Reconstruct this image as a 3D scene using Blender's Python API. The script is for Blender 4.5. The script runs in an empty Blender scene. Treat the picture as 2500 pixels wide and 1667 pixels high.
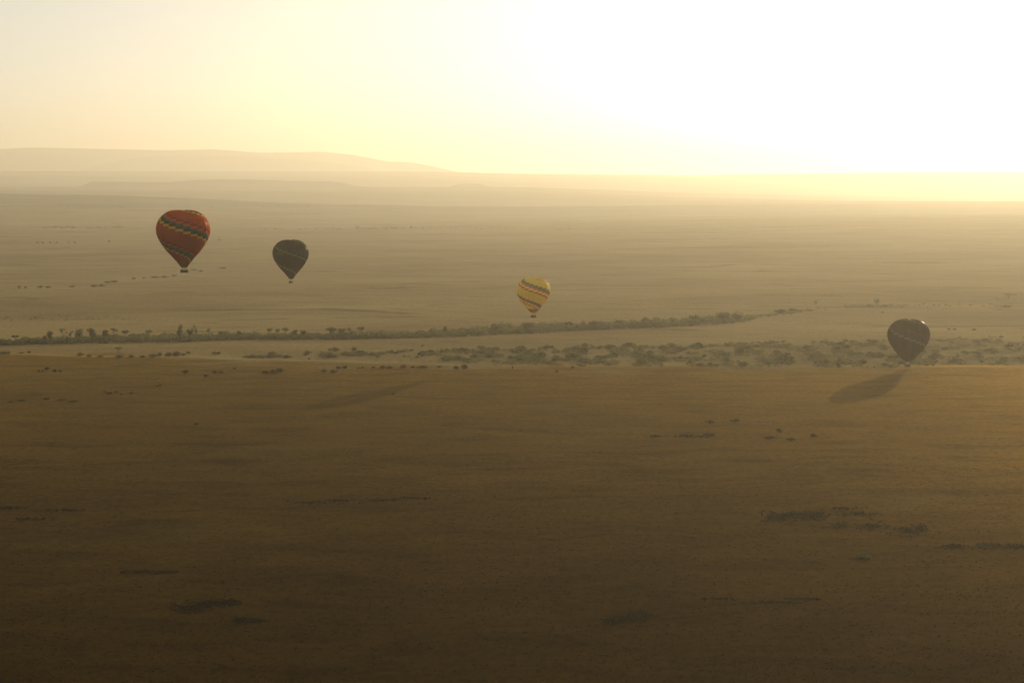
import bpy, bmesh, math, random
import numpy as np
from mathutils import Vector, Matrix, noise

R = math.radians
scene = bpy.context.scene
C = scene.collection
random.seed(7)
np.random.seed(7)

# ------------------------------------------------------------------ camera
F = 3472.0            # 50 mm on a 36 mm frame, in pixels of the 2500 px wide photograph
CX, CY = 1250.0, 833.5
HC = 122.0            # camera height in a balloon basket
PITCH = math.atan(410.5 / F)
cam_d = bpy.data.cameras.new('camera')
cam_d.lens = 50.0
cam_d.sensor_width = 36.0
cam_d.clip_start = 0.5
cam_d.clip_end = 80000.0
cam = bpy.data.objects.new('camera', cam_d)
C.objects.link(cam)
cam.location = (0, 0, HC)
cam.rotation_euler = (math.pi / 2 - PITCH, 0, 0)
scene.camera = cam

# ------------------------------------------------------------------ sky, sun, exposure
SUN_AZ, SUN_EL = R(28.6), R(11.8)
w = bpy.data.worlds.new('World')
scene.world = w
w.use_nodes = True
nt = w.node_tree
nt.nodes.clear()
sky = nt.nodes.new('ShaderNodeTexSky')
sky.sky_type = 'NISHITA'
sky.sun_disc = False
sky.sun_elevation = SUN_EL
sky.sun_rotation = SUN_AZ
sky.altitude = 1500
sky.air_density = 0.6
sky.dust_density = 6.5
sky.ozone_density = 0.6
tint = nt.nodes.new('ShaderNodeMix')
tint.data_type = 'RGBA'
tint.blend_type = 'MULTIPLY'
tint.inputs[0].default_value = 1.0
tint.inputs[7].default_value = (1.04, 0.985, 0.86, 1)
bg = nt.nodes.new('ShaderNodeBackground')
bg.inputs['Strength'].default_value = 0.15
wo = nt.nodes.new('ShaderNodeOutputWorld')
nt.links.new(sky.outputs[0], tint.inputs[6])
sky_cream = nt.nodes.new('ShaderNodeMix')          # flat cream colour added to even out the sky brightness
sky_cream.data_type = 'RGBA'
sky_cream.inputs[0].default_value = 0.36
sky_cream.inputs[7].default_value = (7.3, 6.8, 5.3, 1)
nt.links.new(tint.outputs[2], sky_cream.inputs[6])
nt.links.new(sky_cream.outputs[2], bg.inputs['Color'])
nt.links.new(bg.outputs[0], wo.inputs['Surface'])

sun_d = bpy.data.lights.new('sun', 'SUN')
sun_d.energy = 5.0
sun_d.angle = R(0.53)
sun_d.color = (1.0, 0.84, 0.58)
sun = bpy.data.objects.new('sun', sun_d)
C.objects.link(sun)
S = Vector((math.sin(SUN_AZ) * math.cos(SUN_EL), math.cos(SUN_AZ) * math.cos(SUN_EL), math.sin(SUN_EL)))
sun.rotation_euler = S.to_track_quat('Z', 'Y').to_euler()
sun.location = S * 600 + Vector((0, 0, 200))

scene.view_settings.view_transform = 'Standard'
scene.view_settings.look = 'None'
scene.view_settings.exposure = -0.15
scene.view_settings.gamma = 1.0
scene.cycles.volume_bounces = 0
scene.cycles.max_bounces = 6
scene.cycles.transparent_max_bounces = 8

# ------------------------------------------------------------------ haze (even density, whole scene inside)
HAZE_DENSITY = 0.72e-4
HAZE_G = 0.54
HAZE_COLOR = (1.0, 0.915, 0.74, 1)

# ------------------------------------------------------------------ helpers
def tag(o, label=None, cat=None, group=None, kind=None):
    if label: o['label'] = label
    if cat: o['category'] = cat
    if group: o['group'] = group
    if kind: o['kind'] = kind
    return o

def link_mesh(name, me, mats, parent=None):
    o = bpy.data.objects.new(name, me)
    C.objects.link(o)
    for m in mats:
        if m.name not in me.materials:
            me.materials.append(m)
    if parent: o.parent = parent
    return o

def empty(name, loc, rz=0.0):
    o = bpy.data.objects.new(name, None)
    C.objects.link(o)
    o.empty_display_size = 1.0
    o.location = loc
    o.rotation_euler = (0, 0, rz)
    return o

def copy_tree(o, parent=None):
    c = o.copy(); C.objects.link(c)
    c.parent = parent
    for ch in list(o.children):
        copy_tree(ch, c)
    return c

class MB:
    """collects simple shapes into one mesh"""
    def __init__(s): s.v = []; s.f = []; s.m = []; s.smooth = []
    def add(s, vs, fs, m=0, smooth=False):
        b = len(s.v); s.v += [tuple(v) for v in vs]
        for f in fs:
            s.f.append([b + i for i in f]); s.m.append(m); s.smooth.append(smooth)
    def tube(s, pts, rads, n=6, m=0, cap=True):
        rings = []
        vs = []
        for i, p in enumerate(pts):
            p = Vector(p)
            d = Vector(pts[min(i + 1, len(pts) - 1)]) - Vector(pts[max(i - 1, 0)])
            d = d.normalized() if d.length > 1e-6 else Vector((0, 0, 1))
            a = d.orthogonal().normalized(); b = d.cross(a)
            for k in range(n):
                t = 2 * math.pi * k / n
                vs.append(p + (a * math.cos(t) + b * math.sin(t)) * rads[i])
        fs = []
        for i in range(len(pts) - 1):
            for k in range(n):
                fs.append([i * n + k, i * n + (k + 1) % n, (i + 1) * n + (k + 1) % n, (i + 1) * n + k])
        if cap:
            fs.append(list(range(n))[::-1]); fs.append([(len(pts) - 1) * n + k for k in range(n)])
        s.add(vs, fs, m, True)
    def box(s, c, d, m=0, rz=0.0, taper=1.0):
        x, y, z = d[0] / 2, d[1] / 2, d[2] / 2
        vs = []
        for (sz, t) in ((-1, 1.0), (1, taper)):
            for (sx, sy) in ((-1, -1), (1, -1), (1, 1), (-1, 1)):
                px, py = sx * x * t, sy * y * t
                vs.append((c[0] + px * math.cos(rz) - py * math.sin(rz), c[1] + px * math.sin(rz) + py * math.cos(rz), c[2] + sz * z))
        s.add(vs, [[3, 2, 1, 0], [4, 5, 6, 7], [0, 1, 5, 4], [1, 2, 6, 5], [2, 3, 7, 6], [3, 0, 4, 7]], m)
    def mesh(s, name):
        me = bpy.data.meshes.new(name)
        me.from_pydata(s.v, [], s.f)
        me.polygons.foreach_set('material_index', s.m)
        me.polygons.foreach_set('use_smooth', s.smooth)
        me.update()
        return me
    def build(s, name, mats, parent=None):
        return link_mesh(name, s.mesh(name), mats, parent)

# ------------------------------------------------------------------ materials
def new_mat(name):
    m = bpy.data.materials.new(name); m.use_nodes = True
    m.node_tree.nodes.clear()
    return m, m.node_tree

def N(t, kind, **kw):
    n = t.nodes.new(kind)
    for k, v in kw.items(): setattr(n, k, v)
    return n

def ramp(t, stops, interp='LINEAR'):
    r = N(t, 'ShaderNodeValToRGB'); r.color_ramp.interpolation = interp
    e = r.color_ramp.elements
    e[0].position, e[0].color = stops[0][0], (*stops[0][1], 1)
    e[1].position, e[1].color = stops[-1][0], (*stops[-1][1], 1)
    for p, c in stops[1:-1]:
        x = e.new(p); x.color = (*c, 1)
    return r

def simple(name, col, rough=0.9, var=0.3, scale=3.0, spec=0.2):
    m, t = new_mat(name)
    out = N(t, 'ShaderNodeOutputMaterial'); b = N(t, 'ShaderNodeBsdfPrincipled')
    b.inputs['Roughness'].default_value = rough
    b.inputs['Specular IOR Level'].default_value = spec
    tc = N(t, 'ShaderNodeTexCoord'); nz = N(t, 'ShaderNodeTexNoise')
    nz.inputs['Scale'].default_value = scale; nz.inputs['Detail'].default_value = 4
    t.links.new(tc.outputs['Object'], nz.inputs['Vector'])
    r = ramp(t, [(0.3, tuple(c * (1 - var) for c in col)), (0.7, tuple(min(1, c * (1 + var)) for c in col))])
    t.links.new(nz.outputs['Fac'], r.inputs['Fac'])
    t.links.new(r.outputs[0], b.inputs['Base Color'])
    t.links.new(b.outputs[0], out.inputs['Surface'])
    return m

def fabric(name, col, trans=0.3, var=0.08):
    """ripstop nylon: mostly diffuse, lets some light through, faint sheen"""
    m, t = new_mat(name)
    out = N(t, 'ShaderNodeOutputMaterial')
    tc = N(t, 'ShaderNodeTexCoord'); nz = N(t, 'ShaderNodeTexNoise')
    nz.inputs['Scale'].default_value = 0.7; nz.inputs['Detail'].default_value = 3
    t.links.new(tc.outputs['Object'], nz.inputs['Vector'])
    r = ramp(t, [(0.3, tuple(c * (1 - var) for c in col)), (0.7, tuple(c * (1 + var) for c in col))])
    t.links.new(nz.outputs['Fac'], r.inputs['Fac'])
    b = N(t, 'ShaderNodeBsdfDiffuse')
    gl = N(t, 'ShaderNodeBsdfGlossy'); gl.inputs['Roughness'].default_value = 0.28; gl.inputs['Color'].default_value = (1, 1, 1, 1)
    lw = N(t, 'ShaderNodeLayerWeight'); lw.inputs['Blend'].default_value = 0.12
    gf = N(t, 'ShaderNodeMath', operation='MULTIPLY'); gf.inputs[1].default_value = 0.05
    t.links.new(lw.outputs['Fresnel'], gf.inputs[0])
    mg = N(t, 'ShaderNodeMixShader')
    tr = N(t, 'ShaderNodeBsdfTranslucent')
    mx = N(t, 'ShaderNodeMixShader'); mx.inputs[0].default_value = trans
    bp = N(t, 'ShaderNodeBump'); bp.inputs['Strength'].default_value = 0.25; bp.inputs['Distance'].default_value = 0.15
    n2 = N(t, 'ShaderNodeTexNoise'); n2.inputs['Scale'].default_value = 1.6; n2.inputs['Detail'].default_value = 2
    t.links.new(tc.outputs['Object'], n2.inputs['Vector'])
    t.links.new(n2.outputs['Fac'], bp.inputs['Height'])
    t.links.new(bp.outputs[0], b.inputs['Normal'])
    t.links.new(r.outputs[0], b.inputs['Color']); t.links.new(r.outputs[0], tr.inputs['Color'])
    t.links.new(b.outputs[0], mx.inputs[1]); t.links.new(tr.outputs[0], mx.inputs[2])
    t.links.new(gf.outputs[0], mg.inputs[0]); t.links.new(mx.outputs[0], mg.inputs[1]); t.links.new(gl.outputs[0], mg.inputs[2])
    t.links.new(mg.outputs[0], out.inputs['Surface'])
    return m

def foliage(name, col, var=0.45):
    m, t = new_mat(name)
    out = N(t, 'ShaderNodeOutputMaterial')
    g = N(t, 'ShaderNodeTexCoord'); nz = N(t, 'ShaderNodeTexNoise')
    nz.inputs['Scale'].default_value = 2.2; nz.inputs['Detail'].default_value = 2
    oi = N(t, 'ShaderNodeObjectInfo')
    t.links.new(g.outputs['Object'], nz.inputs['Vector'])
    r = ramp(t, [(0.3, tuple(c * (1 - var) for c in col)), (0.7, (col[0] * (1 + var), col[1] * (1 + var * .9), col[2] * (1 + var * .5)))])
    t.links.new(nz.outputs['Fac'], r.inputs['Fac'])
    hs = N(t, 'ShaderNodeHueSaturation')
    mr = N(t, 'ShaderNodeMapRange'); mr.inputs[3].default_value = 0.7; mr.inputs[4].default_value = 1.35
    t.links.new(oi.outputs['Random'], mr.inputs[0]); t.links.new(mr.outputs[0], hs.inputs['Value'])
    t.links.new(r.outputs[0], hs.inputs['Color'])
    d = N(t, 'ShaderNodeBsdfDiffuse'); tr = N(t, 'ShaderNodeBsdfTranslucent')
    mx = N(t, 'ShaderNodeMixShader'); mx.inputs[0].default_value = 0.2
    t.links.new(hs.outputs[0], d.inputs['Color']); t.links.new(hs.outputs[0], tr.inputs['Color'])
    t.links.new(d.outputs[0], mx.inputs[1]); t.links.new(tr.outputs[0], mx.inputs[2])
    t.links.new(mx.outputs[0], out.inputs['Surface'])
    return m

def ground_mat():
    m, t = new_mat('dry_grassland')
    out = N(t, 'ShaderNodeOutputMaterial')
    tc = N(t, 'ShaderNodeTexCoord')
    def nz(scale, detail=3, rough=0.55, sx=1.0, dist=0.0):
        mp = N(t, 'ShaderNodeMapping'); mp.inputs['Scale'].default_value = (sx, 1, 1)
        t.links.new(tc.outputs['Object'], mp.inputs['Vector'])
        n = N(t, 'ShaderNodeTexNoise'); n.inputs['Scale'].default_value = scale
        n.inputs['Detail'].default_value = detail; n.inputs['Roughness'].default_value = rough
        n.inputs['Distortion'].default_value = dist
        t.links.new(mp.outputs[0], n.inputs['Vector'])
        return n
    def mix(fac, a, b, mode='MIX'):
        x = N(t, 'ShaderNodeMix', data_type='RGBA', blend_type=mode)
        if isinstance(fac, float): x.inputs[0].default_value = fac
        else: t.links.new(fac, x.inputs[0])
        for i, s_ in ((6, a), (7, b)):
            if isinstance(s_, tuple): x.inputs[i].default_value = (*s_, 1)
            else: t.links.new(s_, x.inputs[i])
        return x.outputs[2]
    broad = nz(0.0045, 4, 0.6, 0.6, 0.6)
    mid = nz(0.028, 5, 0.62, 0.55, 0.4)
    fine = nz(0.35, 5, 0.7)
    c1 = ramp(t, [(0.30, (0.014, 0.0070, 0.0010)), (0.5, (0.021, 0.0115, 0.0016)), (0.72, (0.030, 0.018, 0.0027))])   # brown grass of the near plain, foreground dimness put into its colour
    c1b = ramp(t, [(0.30, (0.145, 0.104, 0.048)), (0.5, (0.185, 0.138, 0.065)), (0.72, (0.225, 0.174, 0.082))])       # short straw-coloured grass beyond it, paler to brighten the far plain
    c1c = ramp(t, [(0.30, (0.05, 0.05, 0.03)), (0.5, (0.08, 0.075, 0.04)), (0.72, (0.13, 0.11, 0.06))])           # bush on the far slopes, shade of the ridge fronts put into its colour
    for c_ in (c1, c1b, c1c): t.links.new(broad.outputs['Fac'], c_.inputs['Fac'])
    at1 = N(t, 'ShaderNodeAttribute', attribute_name='straw'); at2 = N(t, 'ShaderNodeAttribute', attribute_name='bushland_shade')
    c2 = ramp(t, [(0.33, (0.68, 0.68, 0.70)), (0.48, (0.95, 0.94, 0.92)), (0.7, (1.18, 1.15, 1.1))])
    t.links.new(mid.outputs['Fac'], c2.inputs['Fac'])
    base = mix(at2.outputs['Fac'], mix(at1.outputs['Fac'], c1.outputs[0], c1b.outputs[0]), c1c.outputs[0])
    soft = N(t, 'ShaderNodeMath', operation='MULTIPLY'); soft.inputs[1].default_value = 0.65
    t.links.new(at1.outputs['Fac'], soft.inputs[0])
    c2m = mix(soft.outputs[0], c2.outputs[0], (1.0, 1.0, 1.0))
    col = mix(1.0, base, c2m, 'MULTIPLY')
    c3 = ramp(t, [(0.30, (0.5, 0.52, 0.5)), (0.46, (0.9, 0.9, 0.88)), (0.75, (1.3, 1.25, 1.15))])
    t.links.new(fine.outputs['Fac'], c3.inputs['Fac'])
    col = mix(1.0, col, c3.outputs[0], 'MULTIPLY')
    wisp = nz(0.075, 5, 0.65, 0.35, 0.8)
    c4 = ramp(t, [(0.30, (0.62, 0.62, 0.62)), (0.48, (0.98, 0.97, 0.96)), (0.72, (1.28, 1.24, 1.15))])
    t.links.new(wisp.outputs['Fac'], c4.inputs['Fac'])
    sf2 = N(t, 'ShaderNodeMath', operation='MULTIPLY'); sf2.inputs[1].default_value = 0.8
    t.links.new(at1.outputs['Fac'], sf2.inputs[0])
    col = mix(1.0, col, mix(sf2.outputs[0], c4.outputs[0], (1.0, 1.0, 1.0)), 'MULTIPLY')
    # scattered darker herb patches
    pat = nz(0.011, 6, 0.7, 0.45, 0.9)
    pr = ramp(t, [(0.575, (0, 0, 0)), (0.65, (1, 1, 1))])
    t.links.new(pat.outputs['Fac'], pr.inputs['Fac'])
    mul = N(t, 'ShaderNodeMath', operation='MULTIPLY'); mul.inputs[1].default_value = 0.6
    t.links.new(pr.outputs[0], mul.inputs[0])
    col = mix(mul.outputs[0], col, (0.030, 0.026, 0.009))
    d = N(t, 'ShaderNodeBsdfDiffuse')
    t.links.new(col, d.inputs['Color'])
    # dry grass scatters low light forward: a broad golden lobe on top of the diffuse part
    g_ = N(t, 'ShaderNodeBsdfGlossy'); g_.inputs['Roughness'].default_value = 0.72
    gcol = mix(1.0, mix(1.0, c4.outputs[0], c3.outputs[0], 'MULTIPLY'), (0.235, 0.148, 0.034), 'MULTIPLY')
    t.links.new(gcol, g_.inputs['Color'])
    ms = N(t, 'ShaderNodeMixShader'); gm = N(t, 'ShaderNodeMapRange'); gm.inputs[3].default_value = 1.55; gm.inputs[4].default_value = 0.02
    t.links.new(at1.outputs['Fac'], gm.inputs[0])
    lw = N(t, 'ShaderNodeLayerWeight'); lw.inputs['Blend'].default_value = 0.5
    pw = N(t, 'ShaderNodeMath', operation='POWER'); pw.inputs[1].default_value = 9.5
    t.links.new(lw.outputs['Facing'], pw.inputs[0])
    pm = N(t, 'ShaderNodeMath', operation='MULTIPLY'); pm.use_clamp = True
    t.links.new(pw.outputs[0], pm.inputs[0]); t.links.new(gm.outputs[0], pm.inputs[1])
    t.links.new(pm.outputs[0], ms.inputs[0])
    t.links.new(d.outputs[0], ms.inputs[1]); t.links.new(g_.outputs[0], ms.inputs[2])
    b1 = N(t, 'ShaderNodeBump'); b1.inputs['Strength'].default_value = 1.0; b1.inputs['Distance'].default_value = 0.2
    t.links.new(fine.outputs['Fac'], b1.inputs['Height'])
    b2 = N(t, 'ShaderNodeBump'); b2.inputs['Strength'].default_value = 1.0; b2.inputs['Distance'].default_value = 0.9
    t.links.new(mid.outputs['Fac'], b2.inputs['Height'])
    t.links.new(b2.outputs[0], b1.inputs['Normal'])
    t.links.new(b1.outputs[0], d.inputs['Normal']); t.links.new(b1.outputs[0], g_.inputs['Normal'])
    t.links.new(ms.outputs[0], out.inputs['Surface'])
    return m

M = {}
M['ground'] = ground_mat()
M['hill'] = simple('hill_scrubland', (0.06, 0.05, 0.03), 1.0, 0.3, 0.002, 0.0)
M['leaf'] = foliage('acacia_leaves', (0.120, 0.112, 0.045))
M['leaf_dark'] = foliage('thicket_leaves', (0.118, 0.114, 0.046))
M['brush'] = foliage('brushwood_leaves', (0.024, 0.019, 0.006))
M['leaf_near'] = foliage('plain_bush_leaves', (0.055, 0.048, 0.020))
M['leaf_dry'] = foliage('dry_scrub_leaves', (0.15, 0.13, 0.055))
M['bark'] = simple('bark', (0.10, 0.075, 0.05), 0.95, 0.3, 5.0)
M['wicker'] = simple('wicker', (0.10, 0.058, 0.028), 0.8, 0.4, 14.0)
M['leather'] = simple('basket_leather', (0.055, 0.032, 0.018), 0.6, 0.2, 6.0)
M['steel'] = simple('burner_steel', (0.45, 0.44, 0.42), 0.3, 0.1, 8.0, 0.8)
M['steel'].node_tree.nodes['Principled BSDF'].inputs['Metallic'].default_value = 0.9
M['rope'] = simple('rope', (0.22, 0.19, 0.14), 0.9, 0.1, 9.0)
M['cloth_dark'] = simple('dark_clothes', (0.05, 0.045, 0.04), 0.9, 0.3, 6.0)
M['cloth_khaki'] = simple('khaki_clothes', (0.22, 0.17, 0.10), 0.9, 0.2, 6.0)
M['skin'] = simple('skin', (0.30, 0.18, 0.12), 0.6, 0.1, 6.0)
M['hair'] = simple('hair', (0.03, 0.02, 0.015), 0.8, 0.2, 20.0)

# ------------------------------------------------------------------ terrain
cp, sp_ = math.cos(PITCH), math.sin(PITCH)
def z_at(py, Y):
    """height of the point seen in image row py at forward distance Y"""
    return HC - Y * math.tan(PITCH + math.atan((py - CY) / F))
def ray(px, py):
    a, b = (px - CX) / F, (CY - py) / F
    return (a, cp + b * sp_, -sp_ + b * cp)
def at(px, py, Y):
    r = ray(px, py); k = Y / r[1]
    return Vector((r[0] * k, Y, HC + r[2] * k))

T = {}
def tab(name, Y, pts):
    xs = [p[0] for p in pts]; ys = [p[1] for p in pts]
    T[name] = (Y, xs, ys)
tab('near', None, [(-800, 850), (0, 865), (200, 872), (480, 876), (625, 880), (1000, 892), (1250, 896), (2500, 897), (3300, 897)])
tab('E', 4800, [(-800, 551), (0, 553), (400, 556), (850, 560), (1250, 558), (1700, 553), (2500, 545), (3300, 545)])
tab('D', 8500, [(-800, 466), (0, 473), (300, 478), (500, 486), (650, 494), (850, 499), (1100, 504), (1400, 504), (1800, 500), (2500, 497), (3300, 497)])
tab('Cb', 13000, [(-800, 457), (0, 456), (870, 456), (1250, 457), (1400, 461), (1700, 471), (2100, 480), (2500, 484), (3300, 486)])
tab('B', 20000, [(-800, 418), (0, 418), (1050, 419), (1250, 424), (1700, 428), (1900, 425), (2200, 421), (2500, 420), (3300, 420)])

def px_of(X, Y, z=0.0):
    return CX + F * X / np.maximum(Y * cp + (HC - z) * sp_, 1.0)

def zc(name, px):
    Y, xs, ys = T[name]
    py = np.interp(px, xs, ys)
    return HC - Y * np.tan(PITCH + np.arctan((py - CY) / F))

def sm(t):
    t = np.clip(t, 0, 1); return t * t * (3 - 2 * t)

def wob(X, Y):
    return (np.sin(X * .011 + 1.3) * np.cos(Y * .007 + .4) + .6 * np.sin(X * .023 - Y * .013 + 2.0) + .35 * np.sin(X * .05 + Y * .041))

def zground(X, Y):
    X = np.asarray(X, float); Y = np.asarray(Y, float)
    Yp = np.maximum(Y, 60.0)
    px = np.clip(px_of(X, Yp), -800, 3300)
    yc = np.interp(px, T['near'][1], T['near'][2])
    Dc = HC / np.tan(PITCH + np.arctan((yc - CY) / F))
    zE, zD, zC, zB = zc('E', px), zc('D', px), zc('Cb', px), zc('B', px)
    k0 = np.zeros_like(px)
    dip = np.interp(px, [1000, 1900], [1.0, 0.1])
    knots = [(k0, k0), (Dc, k0 + .0), (Dc + 55, k0 - 5.0), (k0 + 1400, k0 - 20), (k0 + 2600, k0 - 44), (k0 + 4300, zE - 3), (k0 + 4800, zE), (k0 + 5150, zE - 12 * dip),
             (k0 + 7400, zD - 22 * dip - 12 * (1 - dip)), (k0 + 8500, zD), (k0 + 9000, zD - 30 * dip), (k0 + 12000, zC - 22 * dip - 6 * (1 - dip)), (k0 + 13000, zC), (k0 + 13500, zC - 40 * dip),
             (k0 + 18600, zB - 50 * dip - 20 * (1 - dip)), (k0 + 20000, zB), (k0 + 21000, zB - 60), (k0 + 36000, zB - 100)]
    z = np.zeros_like(px)
    for (a, za), (b, zb) in zip(knots[:-1], knots[1:]):
        t = (Y - a) / (b - a)
        s_ = sm(t)
        z = np.where((Y >= a) & (Y < b), za + (zb - za) * s_, z)
    z = np.where(Y >= 36000, zB - 100, z)
    amp = np.interp(Yp, [0, 200, 800, 1000, 2000, 4000, 20000], [.5, .5, .12, .25, .8, 1.0, 2.6])
    z = z + amp * wob(X, Yp) * .5
    z = np.where(Y < 60, z * 0.0, z)
    return z

_march = np.exp(np.linspace(math.log(120), math.log(24000), 1700))
def hit(px, py):
    """first point of the terrain on the ray through a pixel of the photograph"""
    r = ray(px, py)
    k = _march / r[1]
    X = r[0] * k; Z = HC + r[2] * k
    g = zground(X, _march)
    below = np.nonzero(Z <= g)[0]
    if len(below) == 0: return Vector((X[-1], _march[-1], g[-1]))
    i = below[0]
    if i == 0: return Vector((X[0], _march[0], g[0]))
    d0, d1 = Z[i - 1] - g[i - 1], Z[i] - g[i]
    t = d0 / (d0 - d1)
    Y = _march[i - 1] + t * (_march[i] - _march[i - 1]); kk = Y / r[1]
    x = r[0] * kk
    return Vector((x, Y, float(zground(x, Y))))

def grid_mesh(name, X, Y, Z, smooth=True):
    n, m_ = X.shape
    co = np.stack([X, Y, Z], -1).reshape(-1, 3)
    me = bpy.data.meshes.new(name)
    me.vertices.add(len(co)); me.vertices.foreach_set('co', co.ravel())
    i = np.arange(n - 1)[:, None] * m_ + np.arange(m_ - 1)[None, :]
    q = np.stack([i, i + 1, i + m_ + 1, i + m_], -1).reshape(-1, 4)
    me.loops.add(q.size); me.loops.foreach_set('vertex_index', q.ravel())
    me.polygons.add(len(q)); me.polygons.foreach_set('loop_start', np.arange(len(q)) * 4)
    me.polygons.foreach_set('use_smooth', np.full(len(q), smooth))
    me.update(calc_edges=True); me.validate()
    return me

# ground: one polar sheet centred below the camera, fine where the camera looks
az = np.concatenate([np.linspace(-180, -30, 50, endpoint=False), np.linspace(-30, 30, 520), np.linspace(30, 180, 51)[1:]])
rr = np.concatenate([[0.5], np.exp(np.linspace(math.log(25), math.log(250), 30, endpoint=False)), np.exp(np.linspace(math.log(250), math.log(32000), 680))])
A, RR = np.meshgrid(np.radians(az), rr)
GX, GY = RR * np.sin(A), RR * np.cos(A)
GZ = zground(GX, GY)
_gme = grid_mesh('ground', GX[:, ::-1], GY[:, ::-1], GZ[:, ::-1])
_pxg = np.clip(px_of(GX, np.maximum(GY, 60)), -800, 3300)
_dc = HC / np.tan(PITCH + np.arctan((np.interp(_pxg, T['near'][1], T['near'][2]) - CY) / F))
_nz = wob(GX * .7, GY * .9)
_nz2 = wob(GX * 3.1 + 40, GY * 2.7)
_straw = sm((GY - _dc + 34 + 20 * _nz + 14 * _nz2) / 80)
_scr = np.interp(_pxg, [500, 900, 1200, 3000], [0, .2, .42, .42]) * sm((GY - _dc - 5 + 10 * _nz) / 50) * (1 - sm((GY - _dc - 140 - 45 * _nz) / 110))
_bush = _scr + sm((GY - 6600 - 400 * _nz) / 500) * (0.75 + 0.25 * np.sin(GY * .0025 + GX * .0006))  # scrub cover, plus darker colour beyond it that shades the far ridges
for nm_, ar in (('straw', _straw), ('bushland_shade', _bush)):
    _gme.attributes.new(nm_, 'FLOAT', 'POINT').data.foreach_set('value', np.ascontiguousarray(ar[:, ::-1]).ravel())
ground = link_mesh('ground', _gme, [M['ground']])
tag(ground, 'golden brown dry savanna plain rolling away to the horizon', kind='structure')

# far hills: heightfields with their own crest, foot and back slope
def hills(label, Y0, wf, wb, crest, foot_py, seed, rough=6.0, nx=320):
    xs = [c[0] for c in crest]; ys = [c[1] for c in crest]
    px = np.linspace(xs[0], xs[-1], nx)
    cz = HC - Y0 * np.tan(PITCH + np.arctan((np.interp(px, xs, ys) - CY) / F))
    base = HC - Y0 * np.tan(PITCH + np.arctan((foot_py - CY) / F)) - 70
    v = np.linspace(-1, 1, 41)
    PX, V = np.meshgrid(px, v)
    Yg = Y0 + np.where(V < 0, V * wf, V * wb) + 120 * np.sin(PX * .013 + seed)
    Xg = (PX - CX) / F * (Y0 * cp + HC * sp_) + 0 * Yg
    prof = np.where(V < 0, sm(1 + V) ** 0.8, sm(1 - V))
    Zg = base + (np.maximum(cz, base)[None, :] - base) * prof
    nse = np.array([[noise.fractal(Vector((Xg[i, j] / 900, Yg[i, j] / 500, seed)), 1.0, 2.0, 5) for j in range(nx)] for i in range(len(v))])
    Zg = Zg + nse * rough * (1 - prof) * (prof > 0)
    me = grid_mesh('hills', Xg, Yg, Zg)
    o = link_mesh('hills', me, [M['hill']])
    return tag(o, label, kind='structure')
hills('pale flat-topped escarpment rising above the left horizon in the haze', 26500, 1500, 2000,
      [(-700, 372), (-300, 364), (0, 365), (70, 361), (200, 363), (400, 367), (520, 365), (570, 368), (630, 373), (690, 373), (780, 371), (850, 377), (900, 386), (940, 394), (1005, 397), (1045, 404), (1090, 414), (1140, 425), (1180, 440)], 430, 3.1, 30)
hills('lower spur of hills in front of the pale left escarpment', 24500, 1000, 1000,
      [(150, 440), (230, 408), (300, 393), (350, 384), (420, 380), (500, 381), (640, 385), (760, 392), (860, 404), (930, 416), (980, 440)], 430, 8.4, 24)
hills('long low flat-topped mesa in the middle distance on the left', 13500, 450, 800,
      [(60, 470), (160, 458), (195, 454), (215, 444), (300, 444), (420, 445), (480, 440), (530, 438), (620, 439), (700, 442), (800, 443), (840, 446), (870, 454), (930, 462), (1000, 475)], 460, 5.2, 10)
hills('small isolated mesa right of the long one', 13700, 400, 500,
      [(1060, 475), (1095, 456), (1115, 451), (1130, 449), (1170, 449), (1185, 453), (1230, 462), (1290, 475)], 460, 6.6, 4, 90)

# haze box
def haze():
    lo = min(float(GZ.min()), -25.0) - 60.0
    mb = MB(); L = 34000.0; top = 680.0
    mb.box((0, 0, (top + lo) / 2), (2 * L, 2 * L, top - lo))
    m, t = new_mat('haze_air')
    out = N(t, 'ShaderNodeOutputMaterial'); v = N(t, 'ShaderNodeVolumePrincipled')
    v.inputs['Color'].default_value = HAZE_COLOR
    v.inputs['Density'].default_value = HAZE_DENSITY
    v.inputs['Anisotropy'].default_value = HAZE_G
    v.inputs['Density Attribute'].default_value = ''
    v.inputs['Blackbody Intensity'].default_value = 0.0
    v.inputs['Temperature Attribute'].default_value = ''
    t.links.new(v.outputs[0], out.inputs['Volume'])
    o = mb.build('haze', [m])
    tag(o, 'warm morning haze filling the air over the whole plain', kind='stuff')
haze()

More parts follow.
